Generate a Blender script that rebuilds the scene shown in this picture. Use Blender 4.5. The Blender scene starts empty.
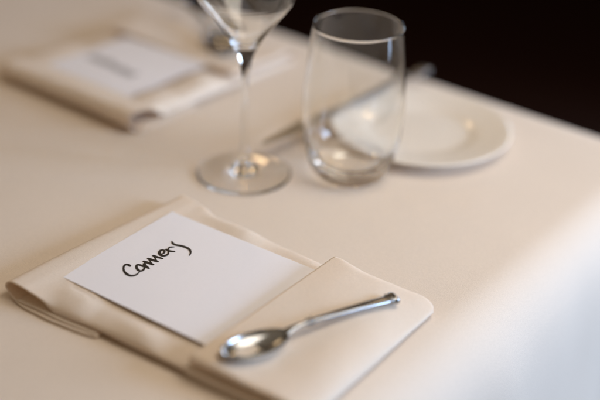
import bpy, bmesh, math, random
from mathutils import Vector, Matrix, noise

C = bpy.context.scene.collection
S = bpy.context.scene
R = math.radians

# ------------------------------------------------------------------ camera
FPX, PITCH, ROLL = 1080.0, R(29.3), R(2.5)          # focal length in photo pixels, tilt, roll
CAM_H = 0.83 * math.sin(PITCH)
cam_d = bpy.data.cameras.new('camera'); cam = bpy.data.objects.new('camera', cam_d); C.objects.link(cam)
S.camera = cam
cam_d.sensor_width = 36.0
cam_d.lens = FPX / 600.0 * 36.0
cam_d.clip_start, cam_d.clip_end = 0.02, 60
fw = Vector((0, math.cos(PITCH), -math.sin(PITCH)))
up0 = Vector((0, math.sin(PITCH), math.cos(PITCH)))
rt0 = Vector((1, 0, 0))
rt = rt0 * math.cos(ROLL) + up0 * math.sin(ROLL)     # picture turned clockwise
up = up0 * math.cos(ROLL) - rt0 * math.sin(ROLL)
m = Matrix((rt, up, -fw)).transposed().to_4x4(); m.translation = (0, 0, CAM_H)
cam.matrix_world = m
cam_d.dof.use_dof = True
cam_d.dof.focus_distance = 0.728
cam_d.dof.aperture_fstop = 1.9
cam_d.dof.aperture_blades = 0

def un(px, py, z=0.0):
    """point of the horizontal plane at height z that the photo shows at pixel px, py"""
    d = fw * FPX + rt * (px - 300) + up * (200 - py)
    return Vector((0, 0, CAM_H)) + d * ((z - CAM_H) / d.z)

# ------------------------------------------------------------------ world, lamps, exposure
w = bpy.data.worlds.new('World'); S.world = w; w.use_nodes = True
bgn = w.node_tree.nodes['Background']
bgn.inputs[0].default_value = (1.0, 0.78, 0.54, 1); bgn.inputs[1].default_value = 0.17

def area(name, loc, target, sx, sy, power, col):
    l = bpy.data.lights.new(name, 'AREA'); l.shape = 'RECTANGLE'; l.size, l.size_y = sx, sy
    l.energy = power; l.color = col
    o = bpy.data.objects.new(name, l); C.objects.link(o); o.location = loc
    o.rotation_euler = (Vector(target) - Vector(loc)).to_track_quat('-Z', 'Y').to_euler()
    return o
TGT = (0.0, 0.65, 0.0)
# the window to the right of the table, two casements, and a smaller one farther along the wall
area('window_light', (1.66, 0.12, 0.51), (0.0, 0.65, 0.05), 0.28, 0.46, 15.2, (0.50, 0.69, 1.0))
area('window_light', (1.72, 0.48, 0.51), (0.0, 0.65, 0.05), 0.28, 0.46, 15.2, (0.50, 0.69, 1.0))
area('window_light', (1.72, 0.48, -0.03), (0.0, 0.65, 0.0), 0.10, 0.40, 2.4, (0.52, 0.70, 1.0))  # low strip added to put a bright streak in the tumbler
area('window_light', (1.02, 2.62, 0.18), (-0.05, 0.76, 0.1), 0.20, 0.60, 7, (0.66, 0.80, 1.0))
for x, y in ((1.34, 2.36), (1.58, 2.02), (1.74, 1.64)):
    area('window_light', (x, y, 0.22), (-0.05, 0.76, 0.1), 0.13, 0.44, 2.6, (0.66, 0.80, 1.0))  # narrow lamps added to make a row of glints in the glasses
# warm light of the room: a broad shaded lamp above the diner's side, an added overhead fill in place of a dim ceiling, small wall lamps and bulbs
area('pendant_light', (0.34, 0.62, 0.76), (0.20, 0.66, 0.0), 0.50, 0.50, 3.45, (1.0, 0.89, 0.76))
area('ceiling_fill_light', (-0.2, 0.8, 2.5), (-0.2, 0.8, 0.0), 6.0, 5.0, 5.0, (1.0, 0.76, 0.52))  # added soft fill from above
for x, y, z in ((-1.15, 2.7, 1.35), (-0.25, 2.95, 1.5), (0.75, 2.85, 1.35), (1.42, 2.35, 0.42)):
    area('wall_lamp_light', (x, y, z), TGT, 0.12, 0.18, 2.0, (1.0, 0.68, 0.38))
for x, y, z in ((-0.55, -1.5, 1.75), (0.6, -1.4, 1.9), (-1.9, 0.1, 1.5)):
    l = bpy.data.lights.new('bulb_light', 'POINT'); l.energy = 0.8; l.color = (1, 0.62, 0.32); l.shadow_soft_size = 0.04
    o = bpy.data.objects.new('bulb_light', l); C.objects.link(o); o.location = (x, y, z)

S.view_settings.view_transform = 'Standard'; S.view_settings.look = 'None'
S.view_settings.exposure = 0.09; S.view_settings.gamma = 1.0
S.view_settings.use_curve_mapping = False
S.render.engine = 'CYCLES'
cy = S.cycles
cy.max_bounces = 24; cy.transmission_bounces = 20; cy.glossy_bounces = 10; cy.diffuse_bounces = 6
cy.transparent_max_bounces = 40
cy.caustics_refractive = True; cy.caustics_reflective = True; cy.blur_glossy = 0.0
cy.use_guiding = True; cy.use_surface_guiding = True; cy.guiding_training_samples = 64
cy.sample_clamp_indirect = 0.0
cy.use_denoising = True

# ------------------------------------------------------------------ materials
def new_mat(name):
    mt = bpy.data.materials.new(name); mt.use_nodes = True
    nt = mt.node_tree; return mt, nt, nt.nodes['Principled BSDF'], nt.nodes['Material Output']

def cloth_mat(name, col, transl, weave, bump=0.25, sheen=0.15, thread=1500.0):
    mt, nt, p, out = new_mat(name)
    N, L = nt.nodes.new, nt.links.new
    tc = N('ShaderNodeTexCoord')
    # woven threads: two crossed bands broken up by noise
    ns = N('ShaderNodeTexNoise'); ns.inputs['Scale'].default_value = thread; ns.inputs['Detail'].default_value = 2
    L(tc.outputs['Object'], ns.inputs['Vector'])
    mp = N('ShaderNodeMapping'); mp.inputs['Scale'].default_value = (thread * .25, thread * 1.6, thread)
    L(tc.outputs['Object'], mp.inputs['Vector'])
    n2 = N('ShaderNodeTexNoise'); n2.inputs['Scale'].default_value = 1.0; n2.inputs['Detail'].default_value = 1
    L(mp.outputs['Vector'], n2.inputs['Vector'])
    mp3 = N('ShaderNodeMapping'); mp3.inputs['Scale'].default_value = (thread * 1.6, thread * .25, thread)
    L(tc.outputs['Object'], mp3.inputs['Vector'])
    n3 = N('ShaderNodeTexNoise'); n3.inputs['Scale'].default_value = 1.0; n3.inputs['Detail'].default_value = 1
    L(mp3.outputs['Vector'], n3.inputs['Vector'])
    ad = N('ShaderNodeMath'); ad.operation = 'ADD'
    L(n2.outputs['Fac'], ad.inputs[0]); L(n3.outputs['Fac'], ad.inputs[1])
    a2 = N('ShaderNodeMath'); a2.operation = 'ADD'
    L(ad.outputs[0], a2.inputs[0]); L(ns.outputs['Fac'], a2.inputs[1])          # mean about 1.5
    mr = N('ShaderNodeMapRange'); mr.inputs[1].default_value = 1.0; mr.inputs[2].default_value = 2.0
    mr.inputs[3].default_value = 1.0 - weave; mr.inputs[4].default_value = 1.0 + weave
    L(a2.outputs[0], mr.inputs[0])
    # very faint large unevenness of the dye
    nb = N('ShaderNodeTexNoise'); nb.inputs['Scale'].default_value = 14; nb.inputs['Detail'].default_value = 4
    L(tc.outputs['Object'], nb.inputs['Vector'])
    mb = N('ShaderNodeMapRange'); mb.inputs[3].default_value = 0.965; mb.inputs[4].default_value = 1.03
    L(nb.outputs['Fac'], mb.inputs[0])
    mu = N('ShaderNodeMath'); mu.operation = 'MULTIPLY'; L(mr.outputs[0], mu.inputs[0]); L(mb.outputs[0], mu.inputs[1])
    vm = N('ShaderNodeVectorMath'); vm.operation = 'SCALE'; vm.inputs[0].default_value = col
    L(mu.outputs[0], vm.inputs['Scale'])
    L(vm.outputs['Vector'], p.inputs['Base Color'])
    p.inputs['Roughness'].default_value = 0.75
    p.inputs['Specular IOR Level'].default_value = 0.25
    p.inputs['Sheen Weight'].default_value = sheen; p.inputs['Sheen Roughness'].default_value = 0.4
    bp = N('ShaderNodeBump'); bp.inputs['Strength'].default_value = bump; bp.inputs['Distance'].default_value = 0.0003
    L(a2.outputs[0], bp.inputs['Height']); L(bp.outputs['Normal'], p.inputs['Normal'])
    if transl > 0:
        tr = N('ShaderNodeBsdfTranslucent'); tr.inputs['Color'].default_value = (0.90, 0.68, 0.41, 1)
        mx = N('ShaderNodeMixShader'); mx.inputs[0].default_value = transl
        L(p.outputs[0], mx.inputs[1]); L(tr.outputs[0], mx.inputs[2]); L(mx.outputs[0], out.inputs['Surface'])
    return mt

M_TABLE = cloth_mat('tablecloth_cotton', (0.76, 0.655, 0.55), 0.0, 0.07, 0.3, thread=1900.0)
M_NAPKIN = cloth_mat('napkin_linen', (0.885, 0.775, 0.65), 0.2, 0.08, 0.35, thread=1700.0)

def paper_mat():
    mt, nt, p, out = new_mat('card_stock')
    N, L = nt.nodes.new, nt.links.new
    tc = N('ShaderNodeTexCoord'); ns = N('ShaderNodeTexNoise'); ns.inputs['Scale'].default_value = 900; ns.inputs['Detail'].default_value = 4
    L(tc.outputs['Object'], ns.inputs['Vector'])
    cr = N('ShaderNodeMapRange'); cr.inputs[3].default_value = 0.975; cr.inputs[4].default_value = 1.02
    L(ns.outputs['Fac'], cr.inputs[0])
    vm = N('ShaderNodeVectorMath'); vm.operation = 'SCALE'; vm.inputs[0].default_value = (0.86, 0.84, 0.87)
    L(cr.outputs[0], vm.inputs['Scale']); L(vm.outputs['Vector'], p.inputs['Base Color'])
    p.inputs['Roughness'].default_value = 0.7; p.inputs['Specular IOR Level'].default_value = 0.3
    bp = N('ShaderNodeBump'); bp.inputs['Strength'].default_value = 0.12; bp.inputs['Distance'].default_value = 0.0002
    L(ns.outputs['Fac'], bp.inputs['Height']); L(bp.outputs['Normal'], p.inputs['Normal'])
    return mt
M_CARD = paper_mat()

def simple(name, col, rough, metal=0.0, spec=0.5, var=0.0, scale=60, bump=0.0):
    mt, nt, p, out = new_mat(name)
    N, L = nt.nodes.new, nt.links.new
    p.inputs['Base Color'].default_value = (*col, 1); p.inputs['Roughness'].default_value = rough
    p.inputs['Metallic'].default_value = metal; p.inputs['Specular IOR Level'].default_value = spec
    if var or bump:
        tc = N('ShaderNodeTexCoord'); ns = N('ShaderNodeTexNoise'); ns.inputs['Scale'].default_value = scale; ns.inputs['Detail'].default_value = 5
        L(tc.outputs['Object'], ns.inputs['Vector'])
        mr = N('ShaderNodeMapRange'); mr.inputs[3].default_value = max(0.02, rough - var); mr.inputs[4].default_value = rough + var
        L(ns.outputs['Fac'], mr.inputs[0]); L(mr.outputs[0], p.inputs['Roughness'])
        if bump:
            bp = N('ShaderNodeBump'); bp.inputs['Strength'].default_value = bump; bp.inputs['Distance'].default_value = 0.0005
            L(ns.outputs['Fac'], bp.inputs['Height']); L(bp.outputs['Normal'], p.inputs['Normal'])
    return mt
M_INK = simple('black_ink', (0.006, 0.006, 0.008), 0.45, var=0.1, scale=400)
M_INK_GREY = simple('grey_ink', (0.16, 0.155, 0.155), 0.5, var=0.1, scale=400)
M_STEEL = simple('polished_steel', (0.40, 0.41, 0.425), 0.19, metal=1.0, var=0.05, scale=120)
M_STEEL_DULL = simple('brushed_steel', (0.50, 0.50, 0.50), 0.34, metal=1.0, var=0.06, scale=150)
M_PORCELAIN = simple('porcelain', (0.84, 0.765, 0.67), 0.12, spec=0.5, var=0.04, scale=40)
M_FLOOR = simple('dark_floor', (0.012, 0.003, 0.001), 0.7, spec=0.1, var=0.1, scale=8)

def glass_mat():
    mt, nt, p, out = new_mat('clear_glass')
    p.inputs['Base Color'].default_value = (0.985, 0.99, 0.985, 1)
    p.inputs['Transmission Weight'].default_value = 1.0
    p.inputs['Roughness'].default_value = 0.0; p.inputs['IOR'].default_value = 1.5
    return mt
M_GLASS = glass_mat()

# ------------------------------------------------------------------ helpers
def mesh_obj(name, verts, faces, mat, parent=None, smooth=True):
    me = bpy.data.meshes.new(name); me.from_pydata([tuple(v) for v in verts], [], faces); me.update()
    bm = bmesh.new(); bm.from_mesh(me)
    bmesh.ops.recalc_face_normals(bm, faces=bm.faces); bm.to_mesh(me); bm.free()
    for p in me.polygons: p.use_smooth = smooth
    me.materials.append(mat)
    o = bpy.data.objects.new(name, me); C.objects.link(o)
    if parent: o.parent = parent
    return o
def tag(o, label=None, cat=None, group=None, kind=None):
    if label: o['label'] = label
    if cat: o['category'] = cat
    if group: o['group'] = group
    if kind: o['kind'] = kind
    return o
def thing(name, loc, rotz, label, cat, group=None):
    o = bpy.data.objects.new(name, None); o.empty_display_size = 0.02; C.objects.link(o)
    o.location = loc; o.rotation_euler = (0, 0, rotz)
    return tag(o, label, cat, group)
def smoothstep(x, a, b):
    t = min(1, max(0, (x - a) / (b - a))); return t * t * (3 - 2 * t)
def lerp(a, b, t): return a + (b - a) * t
def interp(x, pts):
    if x <= pts[0][0]: return pts[0][1]
    for (x0, y0), (x1, y1) in zip(pts, pts[1:]):
        if x <= x1:
            t = (x - x0) / (x1 - x0); return lerp(y0, y1, t * t * (3 - 2 * t) * .5 + t * .5)
    return pts[-1][1]
def spline(pts, n):
    """n points evenly spread along a Catmull-Rom curve through pts"""
    P = [Vector(p) for p in pts]; P = [P[0] * 2 - P[1]] + P + [P[-1] * 2 - P[-2]]
    dense = []
    for i in range(1, len(P) - 2):
        p0, p1, p2, p3 = P[i - 1:i + 3]
        for k in range(40):
            t = k / 40
            dense.append(0.5 * (2 * p1 + (p2 - p0) * t + (2 * p0 - 5 * p1 + 4 * p2 - p3) * t * t + (3 * p1 - p0 - 3 * p2 + p3) * t ** 3))
    dense.append(P[-2].copy())
    L = [0.0]
    for a, b in zip(dense, dense[1:]): L.append(L[-1] + (b - a).length)
    out = []; j = 0
    for i in range(n):
        s = L[-1] * i / (n - 1)
        while j < len(L) - 2 and L[j + 1] < s: j += 1
        t = (s - L[j]) / max(1e-9, L[j + 1] - L[j])
        out.append(dense[j].lerp(dense[j + 1], min(1, max(0, t))))
    return out
def lathe(profile, seg=96, close=False):
    """rings of a profile of (r, z); r = 0 makes a pole"""
    V, F, rings = [], [], []
    for r, z in profile:
        if r < 1e-7:
            rings.append([len(V)]); V.append((0, 0, z))
        else:
            rings.append(list(range(len(V), len(V) + seg)))
            V += [(r * math.cos(2 * math.pi * k / seg), r * math.sin(2 * math.pi * k / seg), z) for k in range(seg)]
    for a, b in zip(rings, rings[1:]):
        for k in range(seg):
            k2 = (k + 1) % seg
            if len(a) == 1 and len(b) == 1: continue
            if len(a) == 1: F.append((a[0], b[k], b[k2]))
            elif len(b) == 1: F.append((a[k], b[0], a[k2]))
            else: F.append((a[k], b[k], b[k2], a[k2]))
    return V, F

# ------------------------------------------------------------------ the table's own axes
T = R(52.6)
E1 = Vector((math.cos(T), math.sin(T), 0))           # along the right-hand edge, away from the camera
E2 = Vector((math.sin(T), -math.cos(T), 0))          # towards the diner at the right-hand edge
O = Vector((-0.0464, 0.5719, 0))                     # middle of the front place setting
def at(a, b, z=0.0): return O + E2 * (a * .01) + E1 * (b * .01) + Vector((0, 0, z * .01))
def local(p): d = p - O; return d.dot(E2) * 100, d.dot(E1) * 100
ROT = T - R(90)

# ------------------------------------------------------------------ setting: floor
fl = mesh_obj('floor', [(-14, -14, -.745), (14, -14, -.745), (14, 14, -.745), (-14, 14, -.745)], [(0, 1, 2, 3)], M_FLOOR, smooth=False)
tag(fl, kind='structure')
M_BACKDROP = simple('dark_backdrop', (0.035, 0.006, 0.001), 0.7, spec=0.15, var=0.1, scale=6)
WV = [(-14, 3.7, -.744), (14, 3.7, -.744), (14, 3.7, 3.2), (-14, 3.7, 3.2)]
wl = mesh_obj('wall', WV + [(x, y + .2, z) for x, y, z in WV], [(0, 1, 2, 3), (4, 7, 6, 5), (0, 4, 5, 1), (3, 2, 6, 7), (0, 3, 7, 4), (1, 5, 6, 2)], M_BACKDROP, smooth=False)  # dark backdrop added to keep the bright world out of view
tag(wl, kind='structure')

# ------------------------------------------------------------------ tablecloth: top, soft rounded edge, falling folds
def build_cloth():
    A1, B1 = 13.4, 43.3; SIZE = 84.0                  # the visible edges of the square table (cm)
    A0, B0 = A1 - SIZE, B1 - SIZE
    ca, cb = (A0 + A1) / 2, (B0 + B1) / 2; hs = SIZE / 2; rc = 3.0
    # perimeter of a rounded square, and its outward normal
    per = []
    n_s, n_c = 150, 14
    for q in range(4):
        ang = q * math.pi / 2
        c, s = math.cos(ang), math.sin(ang)
        for k in range(n_s):
            v = -(hs - rc) + 2 * (hs - rc) * k / n_s
            per.append(((hs * c - v * s), (hs * s + v * c), c, s))
        cx, cy_ = (hs - rc), (hs - rc)
        for k in range(n_c):
            a = math.pi / 2 * k / n_c
            x, y = cx + rc * math.cos(a), cy_ + rc * math.sin(a)
            per.append((x * c - y * s, x * s + y * c, math.cos(a + ang), math.sin(a + ang)))
    NP = len(per)
    rad = 3.0
    # rings: (inset scale or outward offset, drop)
    rings = []
    for k in range(40): rings.append(('in', k / 40.0))
    # the cloth bends over the padded edge and only slowly comes to hang straight
    o, d, sl = -rad, 0.0, 0.0
    while d < 72:
        rings.append(('off', o, d))
        st = .22 if sl < 9 else min(4, .22 * 1.12 ** ((sl - 9) / .6))
        for q in range(4):
            ph = math.pi / 2 * (1 - math.exp(-(sl / 4.2) ** 1.5)); o += math.cos(ph) * st / 4; d += math.sin(ph) * st / 4; sl += st / 4
    rings.append(('off', o, 72.0))
    V, F = [], []
    V.append((ca, cb, 0)); idx = []
    for ri, rg in enumerate(rings[1:]):
        row = []
        for k, (x, y, nx, ny) in enumerate(per):
            if rg[0] == 'in':
                t = rg[1]; x2, y2 = x - nx * rad, y - ny * rad
                p = [x2 * t, y2 * t, 0.0]
            else:
                d = rg[2]; arc = k * 0.56
                f = smoothstep(d, 1.0, 26)
                fold = (noise.noise(Vector((arc * .085, 3.1, d * .006))) * 1.3 + math.sin(arc * .42 + 2.2 * noise.noise(Vector((arc * .05, 9, 0)))) * .6) * f
                fold += noise.noise(Vector((arc * .16, 7.7, d * .03))) * .35 * smoothstep(d, .3, 6)
                o = rg[1] + fold + f * .6 + d * .012
                p = [x + nx * o, y + ny * o, -d]
            wob = noise.noise(Vector((p[0] * .09, p[1] * .09, 1.3))) * .03 + noise.noise(Vector((p[0] * .3, p[1] * .3, 5.3))) * .008
            p[2] += wob - .03 if rg[0] == 'in' or rg[2] < 3 else 0
            row.append(len(V)); V.append((p[0] + ca, p[1] + cb, p[2]))
        idx.append(row)
    for k in range(NP): F.append((0, idx[0][k], idx[0][(k + 1) % NP]))
    for a, b in zip(idx, idx[1:]):
        for k in range(NP):
            k2 = (k + 1) % NP; F.append((a[k], b[k], b[k2], a[k2]))
    V = [(x * .01, y * .01, z * .01) for x, y, z in V]
    o = mesh_obj('tablecloth', V, F, M_TABLE)
    o.location = O; o.rotation_euler = (0, 0, ROT)
    tag(o, 'cream cotton tablecloth covering the square table and falling over its edges', 'tablecloth')
    return o
build_cloth()

# ------------------------------------------------------------------ folded napkins
def napkin(loc, rot, label, seed, flap_edge=3.0, taper=True, fat=1.0, half=8.0):
    root = thing('napkin', loc, rot, label, 'napkin', 'folded napkins at the place settings')
    def nz(a, b, k=1.0, s=0):
        return (noise.noise(Vector((a * .28, b * .28, seed + s))) * .055 + noise.noise(Vector((a * .8, b * .8, seed + s + 4))) * .014) * k
    def b_front(a): return interp(a, [(-12, -8.0), (-8, -7.6), (-3, -6.9), (3, -6.4), (11, -5.5)]) if taper else -half
    def b_back(a): return half + .12 * math.sin(a * .5 + seed)
    def sheet(path, n, nb, zf, bf, bb):
        P = spline([(a, z, 0) for a, z in path], n)
        rows = []
        for i, p in enumerate(P):
            a, z = p.x, p.y
            u = i / (n - 1)
            f, g = bf(a, u), bb(a, u)
            row = []
            for j in range(nb):
                v = j / (nb - 1)
                v = v + .045 * math.sin(2 * math.pi * v) * -1      # denser at both long sides
                b = lerp(f, g, v)
                row.append(Vector(zf(a, b, z, u, f, g)))
            rows.append(row)
        return rows
    def add(rows, V, F):
        base = len(V); nb = len(rows[0])
        for r_ in rows: V += [(p.x * .01, p.y * .01, max(p.z, .03) * .01) for p in r_]
        for i in range(len(rows) - 1):
            for j in range(nb - 1):
                q = base + i * nb + j; F.append((q, q + 1, q + nb + 1, q + nb))
    # --- body: bottom layer, open loop at the far end, top layer
    path = [(-3.9, .13), (-7, .11), (-9.8, .10), (-10.95, .2), (-11.8, .66 * fat), (-11.4, 1.20 * fat), (-10.3, 1.22 * fat), (-9.0, 1.04 * fat),
            (-6, .88 * fat), (-3, .78 * fat), (0, .84 * fat), (3, .86), (7, .70), (10.3, .6)]
    def ridge(a, a0, up_, dn): return smoothstep(a, a0 - up_, a0) * (1 - smoothstep(a, a0, a0 + dn))
    def zf(a, b, z, u, f, g):
        top = smoothstep(u, .36, .42)
        loopflat = smoothstep(b, -4, 7) * .22 * smoothstep(z, .3, 1.0) * smoothstep(-a, 7, 11)
        z2 = z - loopflat
        # undulation of the top layer along both margins, outside the card
        fr = smoothstep(-b, 4.6, 6.2); bk = smoothstep(b, 5.2, 7.0)
        z2 += top * fr * (.20 * ridge(a, -6.4, 3.2, 1.6) + .34 * ridge(a, -1.1, 4.2, 1.9) - .12 * ridge(a, 1.3, 1.6, 1.6))
        z2 += top * bk * (.28 * ridge(a, -4.4, 4.0, 2.0) - .12 * ridge(a, -1.2, 2.0, 3.0))
        # roll-down towards the near long side
        d = (f + 1.5 - b) / 1.5
        if d > 0 and top > 0:
            drop = max(0, z2 - .40) * smoothstep(a, -10.6, -7.2)
            z2 -= drop * top * (1 - math.sqrt(max(0, 1 - min(1, d) ** 2.0)))
        d = (b - (g - 1.0)) / 1.0
        if d > 0 and top > 0:
            z2 -= max(0, z2 - .35) * .9 * top * (1 - math.sqrt(max(0, 1 - min(1, d) ** 2))) * smoothstep(a, -12, -8)
        lim = 1.0 if top > .5 and abs(b) < 5.6 and a > -9.5 else 9
        z2 = min(z2 + nz(a, b, .25 + .75 * top), lim)
        return (a + nz(b, a, .6, 9), b + nz(a, b, 1.2, 13), z2)
    V, F = [], []
    add(sheet(path, 210, 90, zf, lambda a, u: b_front(a) - (.5 if u < .27 else 0) * smoothstep(-a, 2.0, 5) * (1 - smoothstep(-a, 9.5, 12)), lambda a, u: b_back(a)), V, F)
    # the further layers of the folded cloth lying between, seen at the near side
    for z0, a0, inset, s in ((.34, -2.2, .10, 3), (.5, 1.5, .32, 5), (.24, -10.5, -.28, 7)):
        pl = [(a0, z0), (3, z0), (7, z0), (10.4, z0)] if a0 > -9 else [(a0, z0), (-8, z0 + .02), (-6, z0), (-4.05, z0 - .01)]
        add(sheet(pl, 60, 40, lambda a, b, z, u, f, g: (a, b, z + nz(a, b, .4, 21)), lambda a, u, i=inset: b_front(a) + i, lambda a, u: b_back(a) - .4), V, F)
    body = mesh_obj('body', V, F, M_NAPKIN, root)
    # --- cuff: the flap laid over the card's end, rolled round the diner's end
    fe = flap_edge
    pathc = [(fe, 1.56), (fe + 1.8, 1.60), (fe + 3.6, 1.58), (8.6, 1.46), (9.7, 1.30), (10.5, 1.02), (10.9, .68), (10.85, .34), (10.4, .12), (9, .08), (6, .08), (2.6, .08)]
    def zc(a, b, z, u, f, g):
        top = 1 - smoothstep(u, .44, .5)
        z2 = z + nz(a, b, .35 + .5 * top, 31) + top * .05 * math.sin((a * .8 + b * .45))
        z2 -= top * (.17 * math.exp(-((a - 6.7) / 1.5) ** 2) * smoothstep(-b, -4, 3) + .05 * math.exp(-((a - 6.0) / 1.2) ** 2) * smoothstep(b, 2, 6))
        z2 += top * .26 * smoothstep(b, -2, 7) * (1 - smoothstep(a, fe, fe + 4.2))
        z2 -= .26 * smoothstep(b, 2, 8) * smoothstep(a, 6, 10.8) * smoothstep(z2, .2, 1.1)
        d = (f + .4 - b) / .4
        if d > 0: z2 -= max(0, z2 - 1.2) * .8 * (1 - math.sqrt(max(0, 1 - min(1, d) ** 2))) * top
        d = (b - (g - .7)) / .7
        if d > 0: z2 -= max(0, z2 - 1.0) * .75 * (1 - math.sqrt(max(0, 1 - min(1, d) ** 2))) * top * smoothstep(a, fe + .3, fe + 3)
        return (a - .045 * b * smoothstep(a, 5, 10) + nz(b, a, .6, 39) * (1 if u > .05 else .3), b + nz(a, b, .8, 43), z2)
    def rnd(a, r=.9): t = min(1, max(0, (a - (10.95 - r)) / r)); return r * .8 * (1 - math.sqrt(1 - t * t))
    def cf(a, u): return b_front(a) + .12 + rnd(a)
    def cb_(a, u): return b_back(a) - .15 + .14 * max(0, a - 3) - rnd(a)
    V, F = [], []
    add(sheet(pathc, 150, 84, zc, cf, cb_), V, F)
    pl = [(max(fe + 2.5, 5.9), 1.02), (8, .92), (9.8, .70)]
    add(sheet(pl, 40, 40, lambda a, b, z, u, f, g: (a, b, z + nz(a, b, .4, 51)), lambda a, u: cf(a, u) + .25, lambda a, u: cb_(a, u) - .4), V, F)
    pl = [(2.8, .24), (6, .24), (10.2, .3)]
    add(sheet(pl, 40, 40, lambda a, b, z, u, f, g: (a, b, z + nz(a, b, .3, 57)), lambda a, u: cf(a, u) - .12, lambda a, u: cb_(a, u) - .4), V, F)
    cuff = mesh_obj('cuff', V, F, M_NAPKIN, root)
    for o in (body, cuff):
        md = o.modifiers.new('thickness', 'SOLIDIFY'); md.thickness = .0008; md.offset = 0
    return root
O_BACK = at(-31.9, 25.6)
napkin(O, ROT, 'folded cream napkin in front under the sharp white card and the spoon', 2.0)
napkin(O_BACK, ROT + R(90), 'folded cream napkin blurred in the background, left of the stemmed glass', 17.0, flap_edge=1.6, taper=False, fat=1.5, half=8.7)

# ------------------------------------------------------------------ cards with handwriting
def card(corner_pts, z, thick=.0004):
    """corner_pts: world points of the far short side (low b, high b) and the length"""
    p0, p1, length = corner_pts
    mid = (p0 + p1) / 2; ydir = (p1 - p0).normalized(); xdir = Vector((ydir.y, -ydir.x, 0))
    wdt = (p1 - p0).length
    n, V, F = 24, [], []
    for s in (0, 1):
        for i in range(n + 1):
            for j in range(13):
                x = length * i / n; y = wdt * (j / 12 - .5)
                bow = .0006 * (1 - math.cos(x / length * 3.0)) * .5 - .0004 * (y / wdt * 2) ** 2
                V.append((x, y, bow + s * thick))
    K = (n + 1) * 13
    for i in range(n):
        for j in range(12):
            q = i * 13 + j
            F.append((q, q + 1, q + 14, q + 13)); F.append((K + q, K + q + 1, K + q + 14, K + q + 13))
    def wall(a, b): F.append((a, b, b + K, a + K))
    for i in range(n): wall(i * 13, (i + 1) * 13); wall(i * 13 + 12, (i + 1) * 13 + 12)
    for j in range(12): wall(j, j + 1); wall(n * 13 + j, n * 13 + j + 1)
    o = mesh_obj('place_card', V, F, M_CARD, smooth=False)
    o.location = (mid.x, mid.y, z); o.rotation_euler = (0, 0, math.atan2(xdir.y, xdir.x))
    def to_card(p): d = p - mid; return Vector((d.dot(xdir), d.dot(ydir), 0))
    def top(x, y): return .0006 * (1 - math.cos(x / length * 3.0)) * .5 - .0004 * (y / wdt * 2) ** 2 + thick
    return o, to_card, top

def ink(strokes, top, name, mat, parent):
    """strokes: lists of (x, y, width) in card metres, laid on the card as thin raised ribbons of ink"""
    V, F = [], []
    for si, st in enumerate(strokes):
        n = max(10, len(st) * 9)
        P = spline([(x, y, w_) for x, y, w_ in st], n)
        lift = .00006 + si * .000012
        L, Rr = [], []
        for i, p in enumerate(P):
            t = (P[min(i + 1, n - 1)] - P[max(i - 1, 0)]); t.z = 0
            t.normalize() if t.length > 1e-9 else None
            nx, ny = -t.y, t.x; h = max(.00008, p.z / 2) * (1 + .05 * noise.noise(Vector((i * .7, si * 3.1, 0))))
            for sd, lst in ((1, L), (-1, Rr)):
                x, y = p.x + nx * h * sd, p.y + ny * h * sd
                lst.append(len(V)); V.append((x, y, top(x, y) + lift))
        for i in range(n - 1): F.append((L[i], L[i + 1], Rr[i + 1], Rr[i]))
        for e, pe, pd in ((0, P[0], P[0] - P[1]), (n - 1, P[-1], P[-1] - P[-2])):   # round ends
            a0 = math.atan2(pd.y, pd.x); h = max(.00008, pe.z / 2); c0 = len(V)
            V.append((pe.x, pe.y, top(pe.x, pe.y) + lift))
            for k in range(9):
                a = a0 - math.pi / 2 + math.pi * k / 8
                x, y = pe.x + h * math.cos(a), pe.y + h * math.sin(a); V.append((x, y, top(x, y) + lift))
            for k in range(8): F.append((c0, c0 + 1 + k, c0 + 2 + k))
    o = mesh_obj(name, V, F, mat, parent)
    for p in o.data.polygons:
        if p.normal.z < 0: p.flip()
    return o

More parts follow.
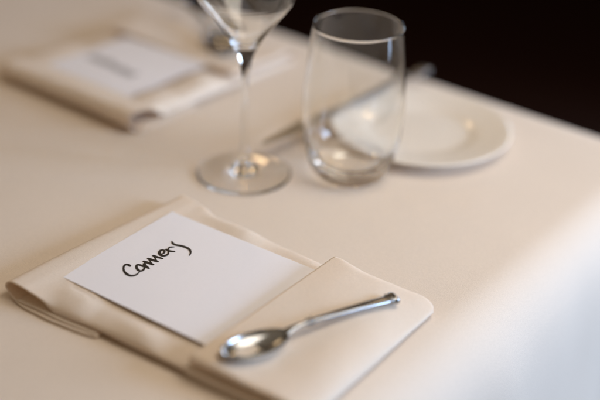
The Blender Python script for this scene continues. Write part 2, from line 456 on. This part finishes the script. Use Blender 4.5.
ZC = .0116
c1, to1, top1 = card((un(62, 276, ZC), un(172, 211, ZC), .158), ZC - .0004)
tag(c1, 'white card with a handwritten name in black ink, in sharp focus in front', 'place card', 'name cards tucked into the napkins')
def tr(ox, oy, sc, wsc, pts):
    out = []
    for x, y, w_ in pts:
        p = to1(un(ox + x / sc, oy + y / sc, ZC)); out.append((p.x, p.y, w_ / wsc))
    return out
WS = 13000.0                                           # stroke width: enlarged-photo pixels to metres
strokes = [
    tr(118, 250, 13.33, WS, [(160, 216, 24), (140, 200, 30), (108, 196, 30), (86, 208, 22), (74, 240, 18), (82, 282, 22), (112, 318, 28), (160, 342, 30), (210, 342, 26), (252, 325, 18), (285, 296, 12)]),
    tr(118, 250, 13.33, WS, [(352, 226, 26), (305, 206, 28), (262, 198, 26), (246, 218, 22), (254, 252, 26), (288, 280, 28), (325, 276, 24), (350, 250, 20), (356, 222, 18)]),
    tr(118, 250, 13.33, WS, [(342, 186, 20), (366, 216, 32), (408, 246, 24)]),
    tr(118, 250, 13.33, WS, [(400, 242, 14), (372, 205, 12), (352, 160, 16)]),
    tr(140, 240, 13.33, WS, [(52, 288, 26), (90, 300, 32), (172, 330, 26)]),
    tr(140, 240, 13.33, WS, [(172, 330, 14), (145, 300, 13), (112, 250, 16)]),
    tr(140, 240, 13.33, WS, [(112, 250, 26), (150, 264, 32), (232, 290, 26)]),
    tr(140, 240, 13.33, WS, [(232, 290, 14), (208, 258, 12), (185, 212, 16)]),
    tr(140, 240, 13.33, WS, [(182, 212, 26), (222, 228, 30), (298, 250, 20)]),
    tr(140, 240, 13.33, WS, [(268, 188, 14), (305, 186, 18), (326, 166, 20), (318, 142, 22), (288, 136, 24), (262, 158, 26), (264, 190, 28), (302, 212, 30), (350, 206, 26), (376, 184, 18), (378, 150, 14)]),
    tr(140, 240, 13.33, WS, [(352, 130, 26), (395, 150, 28), (455, 156, 22)]),
    tr(140, 240, 13.33, WS, [(372, 132, 14), (392, 102, 18), (420, 98, 22), (452, 96, 14)]),
    tr(160, 234, 13.33, WS, [(158, 98, 10), (172, 128, 24), (212, 148, 28), (280, 160, 30), (350, 182, 30), (392, 210, 24), (408, 242, 18), (405, 268, 14), (393, 290, 10)]),
]
ink(strokes, top1, 'lettering', M_INK, c1)

ZB = .0148
bl0 = O_BACK + (-E2) * -.052 + E1 * -.100; bl1 = O_BACK + (-E2) * .056 + E1 * -.100
c2, to2, top2 = card((bl0 + Vector((0, 0, 0)), bl1, .150), ZB - .0004)
tag(c2, 'white card with a faint blurred scribble of writing on the background napkin', 'place card', 'name cards tucked into the napkins')
pa, pb = to2(un(134, 76, ZB)), to2(un(90, 56, ZB))
st2 = []; rnd = random.Random(4)
for row in range(1):
    zz = []
    for k in range(27):
        t = k / 26
        q = pa.lerp(pb, t); amp = .0060 * (1.5 if k in (1, 2, 17) else 1) * (.8 + .4 * rnd.random())
        q = q + Vector((amp if k % 2 else -amp, 0, 0)); zz.append((q.x, q.y, .0017 if k % 2 else .0011))
    st2.append(zz)
ink(st2, top2, 'lettering', M_INK_GREY, c2)

# ------------------------------------------------------------------ spoons
def solid_loft(sections, name, mat, parent, cap=True):
    """sections: lists of equally many points, closed rings"""
    V, F = [], []; n = len(sections[0])
    for s in sections: V += [tuple(p) for p in s]
    for i in range(len(sections) - 1):
        for k in range(n):
            k2 = (k + 1) % n; F.append((i * n + k, i * n + k2, (i + 1) * n + k2, (i + 1) * n + k))
    if cap: F.append(tuple(range(n))[::-1]); F.append(tuple((len(sections) - 1) * n + k for k in range(n)))
    return mesh_obj(name, V, F, mat, parent)
def oval(x, z, hw, hh, n=28, p=2.4):
    out = []
    for k in range(n):
        a = 2 * math.pi * k / n; c, s = math.cos(a), math.sin(a)
        out.append((x, hw * math.copysign(abs(c) ** (2 / p), c), z + hh * math.copysign(abs(s) ** (2 / p), s)))
    return out
def spoon(loc, rot, label, scale=1.0):
    root = thing('teaspoon', loc, rot, label, 'spoon', 'teaspoons lying on the napkins')
    cm = .01
    BL, depth = 4.3, .56
    def hw(x):
        t = x / BL
        return 1.12 * (max(0, 1 - (2 * t ** .92 - 1) ** 2)) ** .56
    nx, ny = 44, 26
    def surf(x, v, off):
        w_ = hw(x); t = x / BL
        rimz = .52 + .10 * t ** 3 + .12 * (1 - t) ** 2
        d = depth * (1 - v * v) ** .6 * (math.sin(math.pi * min(1, max(0, t)) ** .85)) ** .6
        return (x * cm, (w_ * v) * cm, (rimz - d + off) * cm)
    V, F = [], []
    xs = [BL * (.5 - .5 * math.cos(math.pi * i / nx)) for i in range(nx + 1)]
    for x in xs:
        x = min(BL - .004, max(.004, x))
        for j in range(ny + 1): V.append(surf(x, math.sin(math.pi / 2 * (2 * j / ny - 1)), 0))
    for i in range(nx):
        for j in range(ny):
            q = i * (ny + 1) + j; F.append((q, q + 1, q + ny + 2, q + ny + 1))
    bowl = mesh_obj('bowl', V, F, M_STEEL, root)
    md = bowl.modifiers.new('thickness', 'SOLIDIFY'); md.thickness = .0011; md.offset = 0
    bv = bowl.modifiers.new('round', 'BEVEL'); bv.width = .00035; bv.segments = 2; bv.limit_method = 'ANGLE'; bv.angle_limit = R(50)
    # handle: neck rising from the bowl, then a long flattened bar
    line = [(4.1, .56, .36, .10), (4.5, .64, .27, .13), (5.0, .70, .20, .15), (5.6, .72, .19, .155), (6.2, .69, .21, .16), (7.2, .63, .25, .165),
            (8.6, .54, .285, .17), (10, .44, .32, .17), (11.2, .32, .35, .175), (11.75, .27, .36, .18)]
    P1 = spline([(a, z, w_) for a, z, w_, h in line], 60); P2 = spline([(a, h, 0) for a, z, w_, h in line], 60)
    solid_loft([oval(p.x * cm, p.y * cm, p.z * cm, q.y * cm) for p, q in zip(P1, P2)], 'handle', M_STEEL, root)
    # raised bands at the neck and the squared end cap
    def band(x, z, w_, h, L, name):
        prof = [(-L, .80), (-L * .7, 1.3), (0, 1.42), (L * .7, 1.3), (L, .80)]
        solid_loft([oval((x + dx) * cm, (z - dx * .16) * cm, w_ * k * cm, h * k * cm) for dx, k in prof], name, M_STEEL, root)
    band(5.75, .70, .21, .17, .10, 'collar'); band(6.02, .695, .22, .17, .07, 'collar')
    cap = [(11.55, .29, .37, .19), (11.6, .285, .43, .23), (11.7, .275, .44, .235), (11.75, .27, .39, .20), (11.82, .26, .39, .20), (11.9, .25, .46, .25), (12.12, .225, .47, .25), (12.2, .215, .43, .22), (12.23, .21, .34, .16)]
    solid_loft([oval(x * cm, z * cm, w_ * cm, h * cm, p=3.6) for x, z, w_, h in cap], 'end_cap', M_STEEL, root)
    root.scale = (scale,) * 3
    return root
ZS = .0148
s0, s1 = un(222, 358, ZS + .004), un(396, 298, ZS + .002)
d = s1 - s0
spoon((s0.x, s0.y, ZS), math.atan2(d.y, d.x), 'small steel spoon lying on the front napkin beside the sharp card', Vector((d.x, d.y)).length / .1223)
s0, s1 = un(233, 54, .021), un(181, -4, .021); d = s1 - s0
spoon((s0.x, s0.y, .0158), math.atan2(d.y, d.x), 'blurred steel spoon on the background napkin behind the stemmed glass', Vector((d.x, d.y)).length / .1223)

# ------------------------------------------------------------------ glasses
def part_lathe(prof, name, parent, seg=128):
    V, F = lathe([(r * .01, z * .01) for r, z in prof], seg)
    return mesh_obj(name, V, F, M_GLASS, parent)
def prof_spline(pts, n): return [(max(0, p.x), p.y) for p in spline([(r, z, 0) for r, z in pts], n)]
def stemmed_glass(loc):
    root = thing('cocktail_glass', loc, 0, 'clear stemmed cocktail glass with a V shaped bowl and round foot', 'cocktail glass')
    under = [(0, .12), (1.5, .10), (3.2, .05), (3.62, .02)]
    foot = prof_spline(under, 10) + prof_spline([(3.74, .05), (3.79, .12), (3.70, .19), (3.3, .23), (2.2, .33), (1.3, .48), (.75, .78), (.46, 1.25)], 34)
    stem = prof_spline([(.46, 1.25), (.33, 1.9), (.255, 3.0), (.235, 4.6), (.24, 6.4), (.28, 7.9), (.36, 8.9), (.50, 9.7)], 50)
    bowl_o = prof_spline([(.50, 9.7), (.70, 10.3), (1.05, 11.0), (1.62, 11.9), (2.35, 12.9), (3.1, 13.85), (3.62, 14.55)], 40) + prof_spline([(3.72, 14.75), (3.95, 15.8), (4.1, 17.0), (4.2, 18.3)], 14)
    rim = [(4.19, 18.37), (4.14, 18.4), (4.09, 18.37)]
    bowl_i = prof_spline([(4.07, 18.3), (3.98, 17.0), (3.83, 15.8), (3.6, 14.75)], 14) + prof_spline([(3.5, 14.55), (2.97, 13.85), (2.22, 12.92), (1.47, 11.98), (.92, 11.3), (.45, 10.92), (0, 10.82)], 40)
    full = foot + stem[1:] + bowl_o[1:] + rim + bowl_i
    V, F = lathe([(r * .01, z * .01) for r, z in full], 128)
    # one continuous surface, cut into its three parts along shared rings so that no inner walls arise
    cuts = (len(foot) - 1, len(foot) + len(stem) - 2)
    rings = []; c = 0
    for r, z in full:
        k = 1 if r < 1e-7 else 128; rings.append(c); c += k
    def ring_of(v):
        lo = 0
        for i, s in enumerate(rings):
            if s <= v: lo = i
            else: break
        return lo
    import bisect
    me = bpy.data.meshes.new('whole'); me.from_pydata(V, [], F); bm = bmesh.new(); bm.from_mesh(me)
    bmesh.ops.recalc_face_normals(bm, faces=bm.faces); bm.to_mesh(me); bm.free()
    polys = [tuple(p.vertices) for p in me.polygons]
    vn = [v.normal.copy() for v in me.vertices]
    groups = {'foot': [], 'stem': [], 'bowl': []}
    for p in polys:
        r_ = min(bisect.bisect_right(rings, v) - 1 for v in p)
        groups['foot' if r_ < cuts[0] else 'stem' if r_ < cuts[1] else 'bowl'].append(p)
    for nm, fs in groups.items():
        used = sorted({v for f in fs for v in f}); mp = {v: i for i, v in enumerate(used)}
        m2 = bpy.data.meshes.new(nm); m2.from_pydata([V[v] for v in used], [], [tuple(mp[v] for v in f) for f in fs]); m2.update()
        for p in m2.polygons: p.use_smooth = True
        m2.normals_split_custom_set_from_vertices([vn[v] for v in used])
        m2.materials.append(M_GLASS)
        o = bpy.data.objects.new(nm, m2); C.objects.link(o); o.parent = root
    bpy.data.meshes.remove(me)
    return root
gp = un(244, 173.5, .0)
stemmed_glass((gp.x, gp.y, 0))

def tumbler(loc):
    H = 12.6
    outer = prof_spline([(0, .10), (1.2, .09), (2.0, .03), (2.35, 0)], 12) + prof_spline([(2.55, .06), (2.85, .35), (3.25, 1.05), (3.65, 2.4), (3.92, 4.2), (4.0, 6.0), (3.92, 8.0), (3.70, 10.3), (3.44, H)], 60)
    rim = [(3.425, H + .05), (3.385, H + .07), (3.345, H + .05)]
    inner = prof_spline([(3.33, H), (3.585, 10.3), (3.80, 8.0), (3.87, 6.0), (3.78, 4.2), (3.47, 2.55), (2.95, 1.62), (2.2, 1.26), (1.1, 1.14), (0, 1.12)], 66)
    V, F = lathe([(r * .01, z * .01) for r, z in outer + rim + inner], 144)
    o = mesh_obj('tumbler', V, F, M_GLASS); o.location = loc
    return tag(o, 'clear stemless glass tumbler, empty, between the stemmed glass and plate', 'tumbler')
tumbler((.0385, .7705, 0))

# ------------------------------------------------------------------ bread plate and butter knife
def plate(loc):
    prof = [(0, .36), (3.2, .36), (4.0, .32), (4.35, 0.02), (4.6, 0.0), (4.8, .06), (4.95, .36), (6.2, .75), (7.6, 1.15), (8.02, 1.30), (8.12, 1.42), (8.06, 1.52), (7.92, 1.55),
            (7.5, 1.47), (6.4, 1.22), (5.2, .98), (4.75, .84), (4.4, .70), (3.8, .64), (2, .62), (0, .62)]
    V, F = lathe([(r * .0097, z * .0084) for r, z in prof], 128)
    o = mesh_obj('bread_plate', V, F, M_PORCELAIN); o.location = loc
    md = o.modifiers.new('round', 'SUBSURF'); md.levels = md.render_levels = 2
    return tag(o, 'small round cream porcelain bread plate by the table edge', 'plate')
pp = un(420, 124.0, .012)
plate((pp.x, pp.y, 0))

def knife():
    z = .0166
    k0, k1 = un(262, 144, z + .002), un(427, 66, z + .004)
    d = k1 - k0; Lk = Vector((d.x, d.y)).length * 100
    root = thing('butter_knife', (k0.x, k0.y, z), math.atan2(d.y, d.x), 'steel butter knife resting across the rim of the bread plate', 'knife')
    cm = .01; b_end = Lk * .46
    V, F = [], []; n = 40
    for i in range(n + 1):
        x = .02 + b_end * i / n; t = i / n
        top = .78 * math.sin(math.pi * min(1, t * 1.5 + .02) / 2) ** .5 if t < .6 else lerp(.78, .32, smoothstep(t, .6, 1))
        bot = -.55 * math.sin(math.pi * min(1, t * 2.2 + .02) / 2) ** .6 if t < .7 else lerp(-.55, -.3, smoothstep(t, .7, 1))
        th = .03 + .05 * t
        for y, zz in ((bot, .10), (lerp(bot, top, .5), .10 + th), (top, .10 + th), (top, .10 - th), (lerp(bot, top, .5), .10 - th)):
            V.append((x * cm, y * cm, zz * cm + .0006))
    for i in range(n):
        for k in range(5):
            k2 = (k + 1) % 5; F.append((i * 5 + k, i * 5 + k2, i * 5 + 5 + k2, i * 5 + 5 + k))
    F.append((0, 1, 2, 3, 4)); F.append(tuple(n * 5 + k for k in range(5)))
    mesh_obj('blade', V, F, M_STEEL_DULL, root, smooth=False)
    line = [(b_end - .02, .12, .30, .08), (b_end + .6, .12, .24, .11), (b_end + 2.5, .12, .32, .11), (Lk - 4, .12, .40, .11), (Lk - 1.2, .12, .46, .11)]
    P1 = spline([(a, zz, w_) for a, zz, w_, h in line], 40); P2 = spline([(a, h, 0) for a, zz, w_, h in line], 40)
    solid_loft([oval(p.x * cm, p.y * cm, p.z * cm, q.y * cm, n=40, p=8) for p, q in zip(P1, P2)], 'handle', M_STEEL_DULL, root)
    cap = [(Lk - 1.3, .12, .48, .13), (Lk - 1.2, .12, .54, .16), (Lk - .3, .12, .56, .16), (Lk - .05, .12, .5, .14), (Lk, .12, .4, .08)]
    solid_loft([oval(x * cm, zz * cm, w_ * cm, h * cm, p=3.2) for x, zz, w_, h in cap], 'end_cap', M_STEEL_DULL, root)
    return root
knife()
